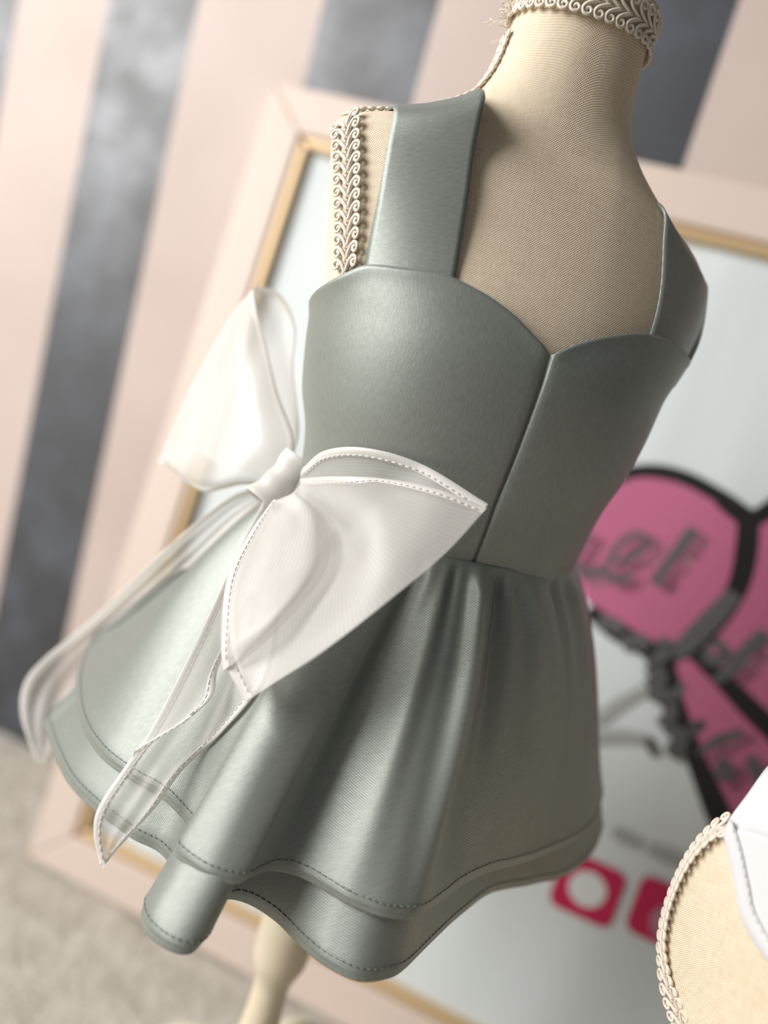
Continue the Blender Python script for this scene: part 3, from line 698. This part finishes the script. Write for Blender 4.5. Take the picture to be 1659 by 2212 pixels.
lb = [[(625, 1005, .430), (645, 930, .440), (632, 800, .455), (636, 705, .462), (605, 638, .464), (556, 617, .462)],
      [(605, 1015, .434), (600, 930, .448), (585, 820, .462), (570, 750, .468), (540, 700, .468), (488, 705, .464)],
      [(590, 1025, .438), (550, 960, .452), (510, 900, .466), (480, 860, .472), (450, 830, .472), (414, 838, .466)],
      [(585, 1035, .438), (530, 1020, .452), (470, 1000, .462), (430, 980, .468), (390, 970, .468), (350, 984, .466)]]
_, P1 = sheet('loop_leaf', lb, lp2, mat=ORG_TAIL)
lf = [[(618, 1010, .424), (635, 950, .428), (600, 850, .440), (575, 750, .450), (555, 670, .457), (548, 622, .462)],
      [(600, 1020, .424), (575, 960, .424), (555, 890, .432), (535, 820, .442), (510, 750, .452), (486, 702, .464)],
      [(585, 1030, .424), (530, 990, .426), (505, 940, .436), (480, 900, .446), (445, 865, .456), (412, 836, .466)],
      [(570, 1038, .426), (510, 1030, .428), (465, 1030, .438), (430, 1020, .448), (385, 1000, .458), (348, 985, .466)],
      [(572, 1045, .430), (520, 1046, .434), (480, 1056, .442), (440, 1062, .450), (395, 1032, .460), (352, 988, .467)]]
_, P2 = sheet('loop_leaf', lf, lp2, mat=ORG_TAIL)
hem_edge(lp2, P1[0], P1[3], .0035, False); hem_edge(lp2, P2[0], P2[3], .0035, False); hem_edge(lp2, P2[-1], P2[-4], .0035, False)
# knot: a gathered band wrapped round the middle
nk, nr_ = 34, 28; Kn = np.zeros((nk, nr_, 3)); ka, kb = at(566, 1086, .410), at(650, 998, .416); ax = kb - ka; le = np.linalg.norm(ax); ax /= le
u1 = np.cross(ax, R[:, 2]); u1 /= np.linalg.norm(u1); u2 = np.cross(ax, u1)
for i in range(nk):
    t = i / (nk - 1)
    for j in range(nr_):
        a = 2 * PI * j / nr_; rr = .0102 * (1 - .20 * math.sin(PI * t)) * (1 + .035 * math.sin(t * 17 + math.sin(a) * 1.6)); Kn[i, j] = ka + ax * le * t + (u1 * math.cos(a) * 1.05 + u2 * math.sin(a) * .75) * rr
grid('bow_knot', Kn, ORG_HEM, bow, closed_v=True, solid=.0003)
# tails
tl = [[(572, 1080, .412), (520, 1180, .398), (490, 1245, .390), (432, 1372, .378), (335, 1562, .366), (275, 1650, .361), (214, 1742, .356), (203, 1800, .354), (216, 1864, .352)],
      [(590, 1090, .414), (555, 1200, .402), (530, 1290, .392), (480, 1430, .380), (400, 1570, .370), (335, 1665, .363), (272, 1760, .357), (240, 1815, .355), (220, 1867, .352)],
      [(612, 1095, .416), (600, 1220, .408), (595, 1330, .398), (565, 1470, .388), (480, 1580, .376), (395, 1662, .367), (335, 1745, .360), (285, 1800, .357), (224, 1868, .353)]]
_, P3 = sheet('bow_tail', tl, bow, 30, 90, ripple=.0006)
tail1 = _; tail1['label'] = 'near tail hanging below the near loop'
hem_edge(tail1, P3[0], P3[3], .0036); hem_edge(tail1, P3[-1][30:], P3[-4][30:], .0036)
fl = [[(500, 1225, .386), (432, 1370, .374), (338, 1560, .363), (280, 1645, .359)],
      [(520, 1260, .386), (455, 1400, .374), (390, 1550, .363), (285, 1638, .358)],
      [(545, 1290, .386), (474, 1435, .374), (445, 1520, .364), (292, 1620, .358)]]
o, P4 = sheet('tail_fold', fl, tail1, 20, 50); hem_edge(tail1, P4[-1], P4[-4], .0036)
tl2 = [[(560, 1050, .432), (480, 1084, .446), (350, 1195, .468), (205, 1332, .494), (92, 1428, .512), (50, 1482, .518), (46, 1550, .520), (78, 1640, .520)],
       [(565, 1065, .436), (490, 1110, .450), (375, 1215, .470), (230, 1350, .496), (140, 1430, .514), (100, 1490, .520), (85, 1560, .520), (88, 1648, .520)],
       [(572, 1082, .438), (500, 1140, .452), (395, 1240, .472), (260, 1365, .498), (195, 1440, .516), (165, 1500, .522), (140, 1570, .522), (102, 1650, .520)]]
tail2, P5 = sheet('bow_tail', tl2, bow, 30, 70, mat=ORG_TAIL, ripple=.0012, clear=0); tail2['label'] = 'far tail trailing behind the skirt side'
hem_edge(tail2, P5[0], P5[3], .0036, False); hem_edge(tail2, P5[-1], P5[-4], .0036, False)

# ================================================================== SECOND DRESS FORM
K2 = 1.0; th2 = math.radians(52)
wider = pchip([.40, .57, .585, .60, .62, .66, .672, .70, .77], [0, .002, .006, .016, .025, .030, .026, .0, .0])
lim2 = pchip([.40, .54, .58, .62, .66, .77], [.085, .0875, .0895, .0945, .0985, .0985])
FORM2 = Form((0, 0, 0), th2, K2, 0.0, wider, 0.0, lim2, .578)
FORM2.o = at(1650, 2045, .40) * np.array([1, 1, 0])
zz = np.linspace(.578, .681, 50); l = -(lim2(zz) - .0035)
for _ in range(30):                                               # stand it so that its shoulder trim is where the photograph shows it
    p = FORM2.w(l, np.array([FORM2.back_f(abs(a), z) for a, z in zip(l, zz)]), zz); q = np.array([project(x) for x in p]); k = int(np.argmin(q[:, 0]))
    dv = at(1440, 2045, .37) - p[k]; FORM2.o = FORM2.o + np.array([dv[0], dv[1], 0]); FORM2.z0 += dv[2]
o2_ = FORM2.o
form2 = thing('dress_form', 'cream dress form shoulder under white garment at the lower right corner', 'mannequin', (float(o2_[0]), float(o2_[1]), 0))
t2 = build_form(form2, FORM2, .50); off2 = Vector(form2.location) + Vector(t2.location)
FORM2_BVH = BVHTree.FromPolygons([v.co + off2 for v in t2.data.vertices], [tuple(p.vertices) for p in t2.data.polygons])
form_trims(form2, FORM2, back=True)
zb = FORM2.z0 + K2 * .50
lathe('stand_pole', [(.0, zb + .004), (.07, zb + .004), (.07, zb - .004), (.016, zb - .008), (.014, .03), (.03, .022), (.085, .014), (.09, .0), (0, 0)], (o2_[0], o2_[1]), WOOD, form2)
WHITE = new_mat('white_cotton', (.66, .65, .655), .8, .2)
garment = thing('white_garment', 'plain white cotton garment over the cream dress form at the lower right corner', 'garment', (float(o2_[0]), float(o2_[1]), float(FORM2.z0 + K2 * .6)))
gr = [[(1564, 1800, .352), (1578, 1860, .346), (1592, 1930, .341), (1606, 1990, .337), (1660, 2076, .331), (1740, 2150, .326), (1870, 2250, .322), (1990, 2350, .322)],
      [(1567, 1788, .346), (1615, 1830, .337), (1650, 1890, .330), (1680, 1950, .326), (1740, 2030, .320), (1820, 2080, .315), (1940, 2160, .312), (2060, 2250, .312)],
      [(1580, 1762, .344), (1650, 1780, .334), (1700, 1820, .325), (1750, 1880, .318), (1820, 1950, .312), (1900, 1990, .308), (2020, 2060, .306), (2140, 2140, .306)],
      [(1612, 1718, .346), (1690, 1710, .336), (1760, 1740, .327), (1830, 1790, .318), (1900, 1850, .312), (1980, 1890, .308), (2100, 1950, .306), (2220, 2030, .306)],
      [(1659, 1654, .356), (1740, 1640, .350), (1820, 1660, .342), (1890, 1700, .334), (1960, 1750, .328), (2050, 1790, .324), (2170, 1850, .322), (2300, 1920, .322)],
      [(1664, 1668, .400), (1740, 1660, .400), (1820, 1690, .395), (1890, 1730, .390), (1960, 1780, .385), (2050, 1820, .380), (2170, 1880, .380), (2300, 1950, .380)]]
PG = push_clear(patch(cp(gr), 60, 60), .004, FORM2_BVH)
fr_ = grid('front_panel', PG, WHITE, garment, solid=.0012)
ed = PG[0]; inn = PG[5] - ed; inn /= np.linalg.norm(inn, axis=1)[:, None]; nn_ = np.cross(np.gradient(ed, axis=0), inn); nn_ /= np.linalg.norm(nn_, axis=1)[:, None]; nn_ *= np.sign((nn_ * (CAM - ed)).sum(1))[:, None]
bd = np.stack([ed + inn * .0075 + nn_ * .0002, ed + inn * .0072 + nn_ * .0009, ed + inn * .004 + nn_ * .0012, ed + nn_ * .0010, ed - inn * .0006], 1)
grid('hem_band', bd, WHITE, garment, solid=.0006)
mb = MB(); ln = ed + inn * .0068 + nn_ * .0012; S = np.concatenate([[0], np.cumsum(np.linalg.norm(np.diff(ln, axis=0), axis=1))]); q = .002
while q < S[-1] - .003:
    mb.tube(np.array([[np.interp(q + d, S, ln[:, i]) for i in range(3)] for d in (0, .0012, .0024)]), .0002, 4); q += .0034
st = mb.build('stitching', THREAD_WHITE, garment); st['kind'] = 'stuff'
